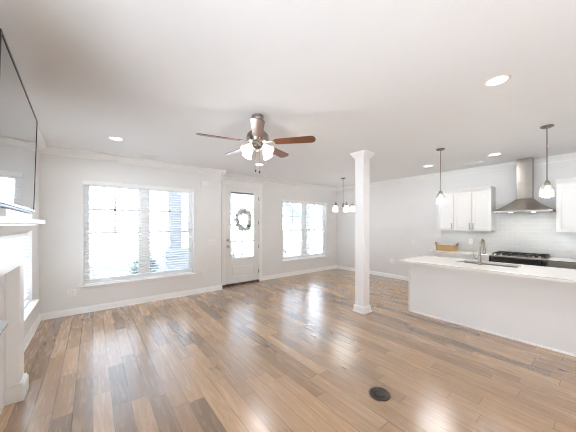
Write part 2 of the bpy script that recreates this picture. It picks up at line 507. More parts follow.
# ------------------------------------------------------------------ windows
def window(idx, side, face, hole, units, label):
    a0, a1, z0, z1 = hole
    if side == 'back':
        bx = lambda mb, p, q, d0, d1, u, v, **k: mb.box(p, q, face + d0, face + d1, u, v, **k)
        loc = ((a0 + a1) / 2, face, z0)
    else:
        bx = lambda mb, p, q, d0, d1, u, v, **k: mb.box(face - d1, face - d0, p, q, u, v, **k)
        loc = (face, (a0 + a1) / 2, z0)
    bx.side = side; bx.face = face
    w = thing('window_%d' % idx, loc, label, 'window', kind='structure')
    fr = MB()
    dA, dB = 0.085, 0.15
    fw = 0.045
    bx(fr, a0, a0 + fw, dA, dB, z0, z1); bx(fr, a1 - fw, a1, dA, dB, z0, z1)
    bx(fr, a0 + fw, a1 - fw, dA, dB, z1 - fw, z1); bx(fr, a0 + fw, a1 - fw, dA, dB, z0, z0 + fw)
    edges = [a0 + fw]
    mull = 0.06
    for k in range(1, units):
        c = a0 + (a1 - a0) * k / units
        bx(fr, c - mull, c + mull, dA - 0.01, dB, z0 + fw, z1 - fw)
        edges += [c - mull, c + mull]
    edges.append(a1 - fw)
    fr.build('window_frame', M['vinyl'], w)
    zm = (z0 + z1) / 2 - 0.005
    sw = 0.038
    for k in range(units):
        p, q = edges[2 * k], edges[2 * k + 1]
        for nm, u, v, dd in (('lower_sash', z0 + fw, zm + 0.02, dA + 0.005), ('upper_sash', zm - 0.02, z1 - fw, dA + 0.033)):
            sb = MB()
            bx(sb, p, p + sw, dd, dd + 0.026, u, v); bx(sb, q - sw, q, dd, dd + 0.026, u, v)
            bx(sb, p + sw, q - sw, dd, dd + 0.026, u, u + sw); bx(sb, p + sw, q - sw, dd, dd + 0.026, v - sw, v)
            if nm == 'upper_sash':
                c = (p + q) / 2; zc = (u + v) / 2
                bx(sb, c - 0.016, c + 0.016, dd + 0.004, dd + 0.022, u + sw, v - sw)
                bx(sb, p + sw, q - sw, dd + 0.004, dd + 0.022, zc - 0.016, zc + 0.016)
            s = sb.build(nm, M['vinyl'], w, smooth=False)
            pb = MB(); bx(pb, p + sw, q - sw, dd + 0.011, dd + 0.015, u + sw, v - sw)
            pb.build('pane', M['glass'] if idx < 3 else M['glassclear'], s, smooth=False)
    sl = MB(); pj = -0.072 if side == 'left' else -0.045; bx(sl, a0 - 0.05, a1 + 0.05, pj, -0.0003, z0 - 0.020, z0 + 0.003, bevel=0.004); bx(sl, a0 + 0.0005, a1 - 0.0005, -0.0003, dA, z0 + 0.0005, z0 + 0.003)
    sl.build('sill', M['trim'], w)
    ap = MB(); bx(ap, a0 - 0.04, a1 + 0.04, -0.016, -0.0003, z0 - 0.048, z0 - 0.021, bevel=0.003)
    ap.build('apron', M['trim'], w)
    return bx, loc

def blind(bx, loc, hole, label):
    a0, a1, z0, z1 = hole
    b = thing('window_blind', loc, label, 'blind', group='white slatted window blinds')
    p, q = a0 + 0.008, a1 - 0.008
    hb = MB(); bx(hb, p, q, 0.008, 0.075, z1 - 0.05, z1 - 0.002); hb.build('headrail', M['slat'], b)
    vb = MB(); bx(vb, a0 - 0.012, a1 + 0.012, -0.02, 0.008, z1 - 0.068, z1 - 0.001, bevel=0.004); vb.build('valance', M['slat'], b)
    sb = MB()
    n = int((z1 - z0 - 0.11) / 0.0490)
    tl = 0.0036
    for k in range(n):
        z = z1 - 0.085 - k * 0.0490
        s4 = [(0.025, z - tl - 0.001), (0.060, z + tl - 0.001), (0.060, z + tl + 0.001), (0.025, z - tl + 0.001)]
        if bx.side == 'back': sb.prism([(p, bx.face + d, v) for d, v in s4], (q - p, 0, 0))
        else: sb.prism([(bx.face - d, p, v) for d, v in s4], (0, q - p, 0))
    sb.build('slats', M['slat'], b, smooth=False)
    rb = MB(); bx(rb, p, q, 0.016, 0.068, z0 + 0.0035, z0 + 0.022, bevel=0.004); rb.build('bottom_rail', M['slat'], b)
    L_ = a1 - a0
    for k in range(3 if L_ < 1.5 else 4):
        c = a0 + 0.14 + (L_ - 0.28) * k / ((3 if L_ < 1.5 else 4) - 1)
        cb = MB(); bx(cb, c - 0.0012, c + 0.0012, 0.0155, 0.0175, z0 + 0.02, z1 - 0.05); bx(cb, c - 0.0012, c + 0.0012, 0.0665, 0.0685, z0 + 0.02, z1 - 0.05)
        cb.build('ladder_cord', M['cord'], b, smooth=False)
    return b

bx1, l1 = window(1, 'back', YA, W1, 2, 'wide double window between the television wall and the door')
blind(bx1, l1, W1, 'white open slat blind over the wide window between fireplace wall and door chime')
bx2, l2 = window(2, 'back', YB, W2, 2, 'double window in the dining corner beyond the door')
blind(bx2, l2, W2, 'white open slat blind over the dining corner window near the chandelier')
bx3, l3 = window(3, 'left', XL, W3, 1, 'window in the fireplace wall seen edge-on past the mantel')
blind(bx3, l3, W3, 'white slat blind seen edge-on past the mantel on the fireplace wall')

window(4, 'left', XL, W4, 1, 'unseen window added for daylight in the fireplace wall on the near side of the mantel')  # added out of view as a daylight source
window(5, 'left', XL, W5, 2, 'unseen double window added for daylight in the fireplace wall behind the camera')  # second added daylight source, also out of view

# ------------------------------------------------------------------ door
d0, d1, dz = 2.535, 3.470, 2.435
door = thing('door_1', ((d0 + d1) / 2, YB, 0), 'white glazed patio door with wreath and lower panel', 'door', kind='structure')
cs = MB()
cs.box(d0 - 0.105, d0 - 0.015, YB - 0.02, YB, 0, dz + 0.02, bevel=0.004); cs.box(d1 + 0.015, d1 + 0.105, YB - 0.02, YB, 0, dz + 0.02, bevel=0.004)
cs.box(d0 - 0.105, d1 + 0.105, YB - 0.024, YB, dz + 0.02, dz + 0.125, bevel=0.004); cs.box(d0 - 0.125, d1 + 0.125, YB - 0.034, YB, dz + 0.125, dz + 0.15, bevel=0.004)
cs.build('casing', M['trim'], door)
jb = MB(); jb.box(d0 - 0.015, d0 - 0.003, YB, YB + T, 0, dz + 0.02); jb.box(d1 + 0.003, d1 + 0.015, YB, YB + T, 0, dz + 0.02); jb.box(d0 - 0.003, d1 + 0.003, YB, YB + T, dz + 0.004, dz + 0.02)
jb.build('jamb', M['trim'], door, smooth=False)
g0, g1, gz0, gz1 = d0 + 0.135, d1 - 0.135, 0.66, 2.32
sd = MB()
ys0, ys1 = YB + 0.012, YB + 0.057
sd.box(d0, g0, ys0, ys1, 0.045, dz); sd.box(g1, d1, ys0, ys1, 0.045, dz); sd.box(g0, g1, ys0, ys1, gz1, dz)
sd.box(g0, g1, ys0, ys1, 0.045, 0.20); sd.box(g0, g1, ys0, ys1, 0.50, gz0); sd.box(g0, g1, ys0 + 0.012, ys1 - 0.008, 0.20, 0.50)
sd.box(g0 + 0.05, g1 - 0.05, ys0 + 0.004, ys0 + 0.014, 0.25, 0.45, bevel=0.004)
sd.build('door_leaf', M['white'], door)
lf = MB(); w_ = 0.035
for q in ((g0 - w_, g0 + 0.01, gz0 - w_, gz1 + w_), (g1 - 0.01, g1 + w_, gz0 - w_, gz1 + w_), (g0, g1, gz1 - 0.01, gz1 + w_), (g0, g1, gz0 - w_, gz0 + 0.01)):
    lf.box(q[0], q[1], ys0 - 0.010, ys0 + 0.001, q[2], q[3], bevel=0.004)
lf.build('glass_frame', M['plastic'], door)
MB().box(g0, g1, ys0 + 0.010, ys0 + 0.014, gz0, gz1).build('pane', M['glass'], door, smooth=False)
hb = MB(); hb.box(g0 + 0.01, g1 - 0.01, ys0 + 0.016, ys0 + 0.034, gz1 - 0.045, gz1 - 0.005); tag(hb.build('blind_headrail', paint('grey_rail', (0.35, 0.35, 0.34), 0.5), door), 'grey blind rail at the top of the glass')
mu = MB(); gc = (g0 + g1) / 2
mu.box(gc - 0.012, gc + 0.012, ys0 + 0.028, ys0 + 0.040, gz0, gz1)
for k in (1, 2, 3): z = gz0 + (gz1 - gz0) * k / 4; mu.box(g0, g1, ys0 + 0.028, ys0 + 0.040, z - 0.012, z + 0.012)
mu.build('muntin_grid', M['vinyl'], door, smooth=False)
hz = MB()
for zz in (0.27, 0.92, 1.55, 2.18):
    h_ = MB(); h_.tube([(d1 + 0.006, YB + 0.006, zz - 0.05), (d1 + 0.006, YB + 0.006, zz + 0.05)], 0.009, 10); h_.build('hinge', M['nickel'], door)
db = MB(); db.lathe((d0 + 0.06, ys0, 1.115), [(0.032, 0), (0.032, 0.012), (0.024, 0.02), (0, 0.02)], 20, axis=(0, -1, 0)); db.box(d0 + 0.054, d0 + 0.066, ys0 - 0.038, ys0 - 0.018, 1.100, 1.130)
db.build('deadbolt', M['nickel'], door)
kb = MB(); kb.lathe((d0 + 0.06, ys0, 0.965), [(0.034, 0), (0.034, 0.008), (0.013, 0.014), (0.013, 0.034), (0.027, 0.044), (0.030, 0.056), (0.024, 0.068), (0, 0.071)], 20, axis=(0, -1, 0))
kb.build('door_knob', M['nickel'], door)
th = MB(); th.prism([(XJ + 0.03, YB - 0.12, 0.0), (XJ + 0.03, YB - 0.10, 0.022), (XJ + 0.03, YB + 0.02, 0.040), (XJ + 0.03, YB + T, 0.040), (XJ + 0.03, YB + T, 0.0)], (0, 0, 0)) if False else th.box(d0 - 0.10, d1 + 0.002, YB - 0.035, YB + T, 0.0, 0.040, bevel=0.006)
tag(th.build('threshold', M['bronze'], door), 'dark bronze threshold')

# wreath hanging on the door glass
wc = Vector((2.995, YB - 0.062, 1.615))
wr = thing('wreath', (wc.x, wc.y, wc.z - 0.25), 'round white cotton wreath hanging on the glass of the patio door', 'wreath')
rg = MB()
ring = [wc + Vector((0.19 * math.cos(2 * PI * k / 40), 0, 0.235 * math.sin(2 * PI * k / 40))) for k in range(41)]
rg.tube(ring, 0.032, 10, caps=False); rg.build('ring', M['flower'], wr)
fb = MB()
for k in range(170):
    a = 2 * PI * k / 170 + random.uniform(-.05, .05); rr = random.uniform(-0.062, 0.055)
    fb.ball(wc + Vector(((0.19 + rr) * math.cos(a), random.uniform(-0.035, 0.02), (0.235 + rr) * math.sin(a))), random.uniform(0.022, 0.036), 1)
tag(fb.build('cotton_flowers', M['flower'], wr), kind='stuff')
bw = MB(); bc = wc + Vector((0.14, -0.045, -0.17))
bw.ball(bc, 0.018, 2); bw.ball(bc + Vector((-0.035, 0, 0.008)), 0.03, 2, (1.2, 0.5, 0.7)); bw.ball(bc + Vector((0.035, 0, 0.008)), 0.03, 2, (1.2, 0.5, 0.7))
bw.tube([bc, bc + Vector((-0.02, 0, -0.09))], [0.008, 0.014], 8); bw.tube([bc, bc + Vector((0.025, 0, -0.085))], [0.008, 0.014], 8)
bw.build('bow', M['ribbon'], wr)
hk = MB(); hk.tube([wc + Vector((0, 0.02, 0.235)), wc + Vector((0, 0.012, 0.45)), wc + Vector((0, 0.045, 0.72))], 0.003, 6); hk.build('hanging_ribbon', M['cord'], wr)

# ------------------------------------------------------------------ column
colm = thing('column', (3.672, 2.592, 0), 'square white column standing free on the floor between living and dining area', 'column')
cx, cy = 3.672, 2.592
MB().box(cx - 0.086, cx + 0.086, cy - 0.086, cy + 0.086, 0.0, H - 0.002, bevel=0.003).build('shaft', M['trim'], colm)
def skirt(mb, prof, c, r):
    """square moulding: profile (offset from shaft face, height) mitred round a square of half-width r"""
    rings = [[mb.bm.verts.new(Vector((c[0] + sx * (r + d), c[1] + sy * (r + d), z))) for sx, sy in ((-1, -1), (1, -1), (1, 1), (-1, 1))] for d, z in prof]
    for a, b in zip(rings, rings[1:]):
        for k in range(4): mb.bm.faces.new((a[k], a[(k + 1) % 4], b[(k + 1) % 4], b[k]))
    mb.bm.faces.new(rings[0][::-1]); mb.bm.faces.new(rings[-1])
mb = MB(); skirt(mb, [(0.032, 0), (0.032, 0.016), (0.020, 0.024), (0.019, 0.095), (0.010, 0.106), (0.007, 0.118), (0.0005, 0.118)], (cx, cy), 0.086); mb.build('base_trim', M['trim'], colm)
mb = MB(); skirt(mb, [(0.0005, H - 0.105), (0.012, H - 0.105), (0.012, H - 0.090), (0.022, H - 0.082), (0.036, H - 0.055), (0.052, H - 0.030), (0.058, H - 0.022), (0.058, H - 0.001)], (cx, cy), 0.086); mb.build('capital', M['trim'], colm, smooth=False)

# ------------------------------------------------------------------ fireplace mantel
fp = thing('fireplace_mantel', (-0.55, 2.5, 0), 'white painted fireplace mantel with shelf below the television', 'fireplace mantel')
y0, y1 = 1.80, 3.235
xs = -0.575
MB().box(XL + 0.001, xs, y0, y1, 0, 1.49).build('surround_panel', M['wall'], fp, smooth=False)
for a, b in ((y0, y0 + 0.155), (y1 - 0.155, y1)):
    leg = MB().box(xs, -0.487, a, b, 0.0, 1.152, bevel=0.004).build('mantel_leg', M['white'], fp)
    pl = MB(); pl.box(xs, -0.462, a - 0.014, b + 0.03, 0.0, 0.135, bevel=0.003); pl.box(xs, -0.470, a - 0.009, b + 0.022, 0.135, 0.155, bevel=0.004)
    pl.build('plinth', M['white'], leg)
MB().box(xs, -0.487, y0, y1, 1.152, 1.43, bevel=0.003).build('frieze', M['white'], fp)
cm = MB()
prof = [(-0.487, 1.400), (-0.478, 1.400), (-0.472, 1.425), (-0.445, 1.450), (-0.420, 1.490), (-0.405, 1.496), (-0.405, 1.510), (-0.487, 1.510)]
cm.prism([(x, y0 - 0.03, z) for x, z in prof], (0, y1 - y0 + 0.06, 0)); cm.build('crown_moulding', M['white'], fp, smooth=False)
MB().box(xs, -0.360, y0 - 0.08, y1 + 0.10, 1.510, 1.548, bevel=0.004).build('mantel_shelf', M['white'], fp)
lg = MB(); lg.prism([(-0.486, 2.30, 0.752), (-0.500, 2.76, 0.752), (-0.572, 2.93, 0.752), (-0.574, 2.30, 0.752)], (0, 0, 0.018))
tag(lg.build('ledge', M['ledge'], fp), 'pale blue-white ledge with a slanted end inside the fireplace opening')
lg = MB(); lg.prism([(-0.545, 2.30, 0.771), (-0.547, 2.72, 0.771), (-0.572, 2.90, 0.771), (-0.574, 2.30, 0.771)], (0, 0, 0.02))
tag(lg.build('ledge_back_strip', M['slot'], fp), 'dark strip along the back of the ledge')

# ------------------------------------------------------------------ television
tv = thing('television', (-0.42, 2.5, 1.62), 'large flat television mounted above the fireplace mantel, tilted down', 'television')
Ct = Vector((-0.420, 3.20, 1.628))           # far lower corner of the screen face
yv = Vector((-0.035, 1.0, 0.0)).normalized()
zv = (Vector((-0.398 + 0.420, 0, 0.821))).normalized()
nv = yv.cross(zv).normalized(); zv = nv.cross(yv)
TM = Matrix(((yv.x, zv.x, nv.x, Ct.x), (yv.y, zv.y, nv.y, Ct.y), (yv.z, zv.z, nv.z, Ct.z), (0, 0, 0, 1)))
TW, TH = 1.405, 0.822                       # local: x -TW..0 along the wall, y up, z out of the screen
MB().box(-TW, 0, 0, TH, -0.045, -0.004, bevel=0.003).xf(TM).build('back_shell', M['dark'], tv)
mb = MB(); e = 0.014
mb.box(-TW, -TW + e, 0, TH, -0.004, 0.003); mb.box(-e, 0, 0, TH, -0.004, 0.003); mb.box(-TW + e, -e, TH - e, TH, -0.004, 0.003)
mb.xf(TM).build('bezel', M['dark'], tv)
mb = MB(); mb.box(-TW, 0, -0.010, 0.008, -0.020, 0.005, bevel=0.002); tag(mb.xf(TM).build('bottom_bezel', M['silver'], tv), 'silver strip under the screen')
MB().box(-TW + e, -e, 0.010, TH - e, -0.004, 0.0).xf(TM).build('screen', M['screen'], tv, smooth=False)
mb = MB(); mb.box(-TW + 0.1, -0.02, -0.026, -0.0105, -0.04, -0.002, bevel=0.002); mb.xf(TM).build('chin', M['dark'], tv)
mb = MB(); mb.box(XL + 0.001, -0.47, 2.25, 2.75, 1.86, 2.22); mb.build('wall_mount', M['dark'], tv, smooth=False)

# ------------------------------------------------------------------ ceiling fan
FX, FY = 1.478, 2.443
FZ = 2.435
fan = thing('ceiling_fan', (FX, FY, H), 'five-blade ceiling fan with walnut blades and lit bell shades', 'ceiling fan')
MB().lathe((FX, FY, 0), [(0.0, H), (0.068, H - 0.0005), (0.070, H - 0.025), (0.058, H - 0.055), (0.030, H - 0.070), (0, H - 0.070)], 28).build('canopy', M['nickel'], fan)
MB().tube([(FX, FY, H - 0.068), (FX, FY, FZ + 0.145)], 0.0135, 14).build('downrod', M['nickel'], fan)
MB().lathe((FX, FY, FZ), [(0, 0.150), (0.035, 0.150), (0.050, 0.132), (0.095, 0.118), (0.122, 0.085), (0.126, 0.040), (0.112, 0.008), (0.085, -0.004), (0, -0.004)], 32).build('motor_housing', M['nickel'], fan)
CAMDIR = math.atan2(-FY, -FX)
for k in range(5):
    a = CAMDIR + 2 * PI * k / 5
    q = Matrix.Translation((FX, FY, FZ)) @ Matrix.Rotation(a, 4, 'Z') @ Matrix.Rotation(R(-12), 4, 'X')
    o2 = []
    r0, r1, w0, w1 = 0.20, 0.660, 0.050, 0.066
    out = [(r0, -w0), (r0 + 0.06, -w0 - 0.004)] + [(r1 - 0.05, -w1)] + [(r1 - 0.05 + 0.05 * math.sin(t), -w1 * math.cos(t)) for t in [R(x) for x in range(20, 161, 20)]] + [(r1 - 0.05, w1), (r0 + 0.06, w0 + 0.004), (r0, w0)]
    mb = MB(); mb.prism([(x, y, -0.003) for x, y in out], (0, 0, 0.006)); mb.xf(q)
    bl = mb.build('blade', M['blade'], fan)
    ib = MB(); ib.prism([(0.095, -0.016, 0.004), (0.19, -0.018, 0.004), (0.245, -0.042, 0.004), (0.275, -0.030, 0.004), (0.262, 0.0, 0.004), (0.275, 0.030, 0.004), (0.245, 0.042, 0.004), (0.19, 0.018, 0.004), (0.095, 0.016, 0.004)], (0, 0, 0.006))
    ib.prism([(0.095, -0.016, -0.012), (0.20, -0.016, -0.011), (0.25, -0.032, -0.0035), (0.25, 0.032, -0.0035), (0.20, 0.016, -0.011), (0.095, 0.016, -0.012)], (0, 0, 0.0))if False else None
    ib.xf(q); ib.build('blade_bracket', M['nickel'], bl)
MB().lathe((FX, FY, FZ), [(0, -0.004), (0.060, -0.004), (0.066, -0.020), (0.062, -0.052), (0.040, -0.070), (0.022, -0.082), (0.016, -0.105), (0, -0.110)], 28).build('light_kit', M['nickel'], fan)
for k in range(4):
    a = CAMDIR + PI / 4 + k * PI / 2
    dx, dy = math.cos(a), math.sin(a)
    ax = Vector((dx * 0.72, dy * 0.72, -0.72)).normalized()
    p = Vector((FX + dx * 0.055, FY + dy * 0.055, FZ - 0.042))
    MB().tube([p, p + Vector((dx * 0.035, dy * 0.035, 0.0)), p + Vector((dx * 0.055, dy * 0.055, -0.018))], 0.009, 10).build('lamp_arm', M['nickel'], fan)
    s0 = p + Vector((dx * 0.050, dy * 0.050, -0.012))
    sh = MB().lathe(s0, [(0.018, 0), (0.026, 0.008), (0.034, 0.028), (0.040, 0.055), (0.050, 0.085), (0.060, 0.105), (0.0585, 0.105), (0.047, 0.082), (0.037, 0.053), (0.030, 0.027), (0.018, 0.010)], 24, axis=ax, open_ends=True).build('lamp_shade', M['frost'], fan)
    MB().ball(s0 + ax * 0.06, 0.024, 2).build('bulb', M['bulb'], sh)
    if k < 4: lamp('fan_bulb_light', 'POINT', s0 + ax * 0.135, 1.2, fan, 0.03)
for s, zl in ((-1, 2.10), (1, 2.085)):
    px, py = FX + s * 0.022 * math.cos(CAMDIR + PI / 2), FY + s * 0.022 * math.sin(CAMDIR + PI / 2)
    ch = MB().tube([(px, py, FZ - 0.08), (px, py, zl + 0.03)], 0.0013, 6).build('pull_chain', M['nickel'], fan)
    tag(MB().lathe((px, py, zl), [(0, 0), (0.006, 0.004), (0.008, 0.014), (0.004, 0.030), (0, 0.032)], 12).build('fob', M['bronze'], ch), 'dark pull fob')

# ------------------------------------------------------------------ recessed ceiling lights
def recessed(x, y, label):
    r = thing('recessed_light', (x, y, H), label, 'ceiling light', 'round recessed ceiling lights')
    MB().lathe((x, y, H), [(0.068, -0.002), (0.072, -0.007), (0.088, -0.006), (0.095, -0.0005), (0.068, -0.0005)], 32, open_ends=True).build('trim_ring', M['plastic'], r)
    MB().lathe((x, y, H), [(0, -0.0035), (0.068, -0.0035), (0.068, -0.001), (0, -0.001)], 32).build('lens', M['lens'], r)
    lamp('downlight', 'AREA', (x, y, H - 0.012), KITCHEN_W if x > 4 else DOWNLIGHT_W, r, 0.13, (0.97, 0.985, 1.0))
    return r
for x, y, lb in ((2.729, 0.570, 'round lit recessed ceiling light with the widest disc, between fan and island'),
                 (0.264, 4.340, 'round lit recessed ceiling light above the wide window by the television'),
                 (2.700, 4.400, 'round lit recessed ceiling light seen just below the fan, in front of the door'),
                 (5.575, 2.300, 'round lit recessed ceiling light beside the pendant over the sink end of the island'),
                 (5.575, 1.197, 'round lit recessed ceiling light between the two pendants, in front of the range hood'),
                 (0.264, 0.570, 'round recessed ceiling light near the fireplace mantel, outside the picture'),
                 (5.575, 0.090, 'round recessed ceiling light over the kitchen aisle past the range'),
                 (2.700, -1.60, 'extra round recessed ceiling light added in the far living area, outside the picture'),  # extra unseen lamp, added to help light the room
                 (5.575, -1.60, 'extra round recessed ceiling light added at the far end of the kitchen, outside the picture')):  # another extra lamp out of view, added for brightness
    recessed(x, y, lb)

# ceiling vents
def vent(x, y, sx, sy, label):
    v = thing('ceiling_vent', (x, y, H), label, 'vent', 'ceiling air vents')
    mb = MB(); b_ = 0.02
    mb.box(x - sx, x + sx, y - sy, y - sy + b_, H - 0.008, H - 0.0005); mb.box(x - sx, x + sx, y + sy - b_, y + sy, H - 0.008, H - 0.0005)
    mb.box(x - sx, x - sx + b_, y - sy + b_, y + sy - b_, H - 0.008, H - 0.0005); mb.box(x + sx - b_, x + sx, y - sy + b_, y + sy - b_, H - 0.008, H - 0.0005)
    mb.build('frame', M['plastic'], v, smooth=False)
    tag(MB().box(x - sx + b_, x + sx - b_, y - sy + b_, y + sy - b_, H - 0.002, H - 0.0005).build('duct_opening', M['slot'], v, smooth=False), 'dark duct behind the louvres')
    lv = MB(); n = 7
    long_x = sx > sy
    for k in range(n):
        t = -0.8 + 1.6 * k / (n - 1)
        if long_x: lv.prism([(x - sx + b_, y + t * (sy - b_) - 0.006, H - 0.003), (x - sx + b_, y + t * (sy - b_) + 0.006, H - 0.010), (x - sx + b_, y + t * (sy - b_) + 0.007, H - 0.009), (x - sx + b_, y + t * (sy - b_) - 0.005, H - 0.002)], (2 * (sx - b_), 0, 0))
        else: lv.prism([(x + t * (sx - b_) - 0.006, y - sy + b_, H - 0.003), (x + t * (sx - b_) + 0.006, y - sy + b_, H - 0.010), (x + t * (sx - b_) + 0.007, y - sy + b_, H - 0.009), (x + t * (sx - b_) - 0.005, y - sy + b_, H - 0.002)], (0, 2 * (sy - b_), 0))
    lv.build('louvres', M['plastic'], v, smooth=False)
vent(0.828, 4.96, 0.16, 0.075, 'white slotted air vent in the ceiling above the wide window')
vent(6.05, 1.62, 0.075, 0.16, 'white slotted air vent in the ceiling above the wall cabinets')

# ------------------------------------------------------------------ pendants over the island
def pendant(x, y, label):
    p = thing('pendant_light', (x, y, H), label, 'pendant light', 'glass pendants over the island')
    zb = 1.845
    MB().lathe((x, y, H), [(0, 0), (0.062, -0.0005), (0.064, -0.012), (0.050, -0.022), (0.012, -0.030), (0, -0.030)], 28).build('canopy', M['nickel'], p)
    MB().tube([(x, y, H - 0.028), (x, y, zb + 0.205)], 0.0065, 12).build('stem', M['nickel'], p)
    mb = MB(); mb.lathe((x, y, zb), [(0, 0.215), (0.012, 0.212), (0.030, 0.190), (0.032, 0.150), (0.020, 0.142), (0, 0.142)], 24)
    mb.build('socket_cap', M['nickel'], p)
    sh = MB().lathe((x, y, zb), [(0.034, 0.165), (0.046, 0.158), (0.062, 0.128), (0.070, 0.085), (0.071, 0.040), (0.066, 0.0), (0.063, 0.0), (0.068, 0.040), (0.067, 0.084), (0.059, 0.126), (0.044, 0.154), (0.034, 0.160)], 28, open_ends=True).build('glass_shade', M['shade'], p)
    MB().lathe((x, y, zb), [(0, 0.030), (0.018, 0.034), (0.029, 0.056), (0.030, 0.078), (0.016, 0.115), (0.013, 0.142), (0, 0.142)], 18).build('bulb', M['bulb'], p)
    lamp('pendant_bulb_light', 'POINT', (x, y, zb + 0.01), PENDANT_W, p, 0.03)
pendant(4.485, 0.447, 'nickel pendant with clear glass shade hanging beside the range hood')
pendant(4.482, 1.661, 'nickel pendant with clear glass shade hanging in front of the double wall cabinet')

# ------------------------------------------------------------------ chandelier
CXh, CYh = 5.25, 4.305
ch = thing('chandelier', (CXh, CYh, H), 'five-light nickel chandelier with lit glass shades in the dining corner', 'chandelier')
MB().lathe((CXh, CYh, H), [(0, 0), (0.062, -0.0005), (0.064, -0.014), (0.045, -0.026), (0.010, -0.034), (0, -0.034)], 24).build('canopy', M['nickel'], ch)
MB().tube([(CXh, CYh, H - 0.03), (CXh, CYh, 2.08)], 0.006, 10).build('stem', M['nickel'], ch)
MB().lathe((CXh, CYh, 1.93), [(0, 0), (0.014, 0.006), (0.028, 0.03), (0.018, 0.06), (0.030, 0.09), (0.016, 0.13), (0.010, 0.16), (0, 0.165)], 20).build('hub', M['nickel'], ch)
for k in range(5):
    a = R(24) + 2 * PI * k / 5
    c, s = math.cos(a), math.sin(a)
    P = lambda r, z: (CXh + c * r, CYh + s * r, z)
    am = MB().tube([P(0.02, 1.98), P(0.07, 1.955), P(0.13, 1.96), P(0.19, 1.995), P(0.225, 2.05), P(0.24, 2.085), P(0.252, 2.07), P(0.255, 2.03)], 0.0065, 8).build('arm', M['nickel'], ch)
    MB().lathe(P(0.255, 1.985), [(0, 0.05), (0.018, 0.045), (0.026, 0.02), (0.028, 0.0), (0, 0.0)], 16).build('socket', M['nickel'], am)
    MB().lathe(P(0.255, 1.985), [(0.026, 0.010), (0.042, -0.002), (0.060, -0.040), (0.068, -0.085), (0.070, -0.135), (0.0685, -0.135), (0.066, -0.085), (0.058, -0.040), (0.040, -0.004), (0.026, 0.006)], 20, open_ends=True).build('glass_shade', M['frost'], ch)
    MB().ball(P(0.255, 1.92), 0.028, 2).build('bulb', M['bulb'], ch)
lamp('chandelier_light', 'POINT', (CXh, CYh, 1.80), 4.0, ch, 0.25)

# ------------------------------------------------------------------ wall devices
tag(MB().box(1.844, 2.049, YA - 0.05, YA - 0.0005, 2.338, 2.468, bevel=0.006).build('door_chime', M['plastic']), 'white rectangular door chime box high on the wall beside the door', 'door chime')
def plate(side, face, a, z, gangs, kind, label, cat, group=None):
    w = 0.07 + 0.046 * (gangs - 1); hgt = 0.115
    loc = (a, face, z - hgt / 2) if side == 'back' else (face, a, z - hgt / 2)
    t = thing('light_switch' if kind == 'switch' else 'wall_outlet', loc, label, cat, group)
    def bx(mb, p, q, d0_, d1_, u, v, **k):
        return mb.box(p, q, face - d1_, face - d0_, u, v, **k) if side == 'back' else mb.box(face - d1_, face - d0_, p, q, u, v, **k)
    bx(mb_ := MB(), a - w / 2, a + w / 2, 0.0005, 0.006, z - hgt / 2, z + hgt / 2, bevel=0.002); mb_.build('cover_plate', M['plastic'], t)
    for g in range(gangs):
        c = a + (g - (gangs - 1) / 2) * 0.046
        if kind == 'switch':
            bx(r_ := MB(), c - 0.0165, c + 0.0165, 0.006, 0.009, z - 0.033, z + 0.033, bevel=0.001); r_.build('rocker', M['white'], t)
        else:
            for s in (-1, 1):
                bx(r_ := MB(), c - 0.017, c + 0.017, 0.006, 0.008, z + s * 0.02 - 0.014, z + s * 0.02 + 0.014, bevel=0.001); f_ = r_.build('socket_face', M['white'], t)
                bx(r_ := MB(), c - 0.008, c - 0.006, 0.008, 0.0084, z + s * 0.02 - 0.004, z + s * 0.02 + 0.006); bx(r_, c + 0.006, c + 0.008, 0.008, 0.0084, z + s * 0.02 - 0.004, z + s * 0.02 + 0.006)
                r_.build('slots', M['slot'], f_, smooth=False)
plate('back', YA, 2.105, 1.10, 3, 'switch', 'white triple light switch on the wall beside the patio door', 'light switch')
plate('back', YA, -0.277, 0.365, 2, 'outlet', 'white double wall outlet low beneath the wide window near the fireplace corner', 'outlet', 'wall outlets')
plate('back', YA, 1.935, 0.415, 1, 'outlet', 'white wall outlet low on the wall between wide window and door', 'outlet', 'wall outlets')
plate('right', XR, 3.689, 0.46, 2, 'outlet', 'white double wall outlet low on the blank wall behind the island', 'outlet', 'wall outlets')
plate('right', XR, 3.088, 1.03, 1, 'switch', 'white single light switch on the blank wall past the end of the kitchen cabinets', 'light switch')
plate('right', XR - 0.011, 1.834, 1.13, 1, 'outlet', 'white outlet on the tiled backsplash between basket and faucet', 'outlet', 'wall outlets')

# floor outlet
fo = thing('floor_outlet', (2.002, 1.234, 0), 'dark bronze round outlet cover on the plank floor', 'floor outlet')
MB().lathe((2.002, 1.234, 0), [(0.0, 0.0), (0.092, 0.0003), (0.092, 0.004), (0.084, 0.011), (0.070, 0.013), (0.066, 0.010), (0.0, 0.010)], 40).build('cover_ring', M['bronze'], fo)
MB().lathe((2.002, 1.234, 0), [(0.0, 0.0102), (0.055, 0.0102), (0.055, 0.014), (0.050, 0.017), (0.0, 0.017)], 32).build('lid', M['bronze'], fo)
MB().lathe((1.990, 1.262, 0.017), [(0.0, 0.0002), (0.010, 0.0002), (0.010, 0.003), (0, 0.004)], 16).build('screw', M['iron'], fo)

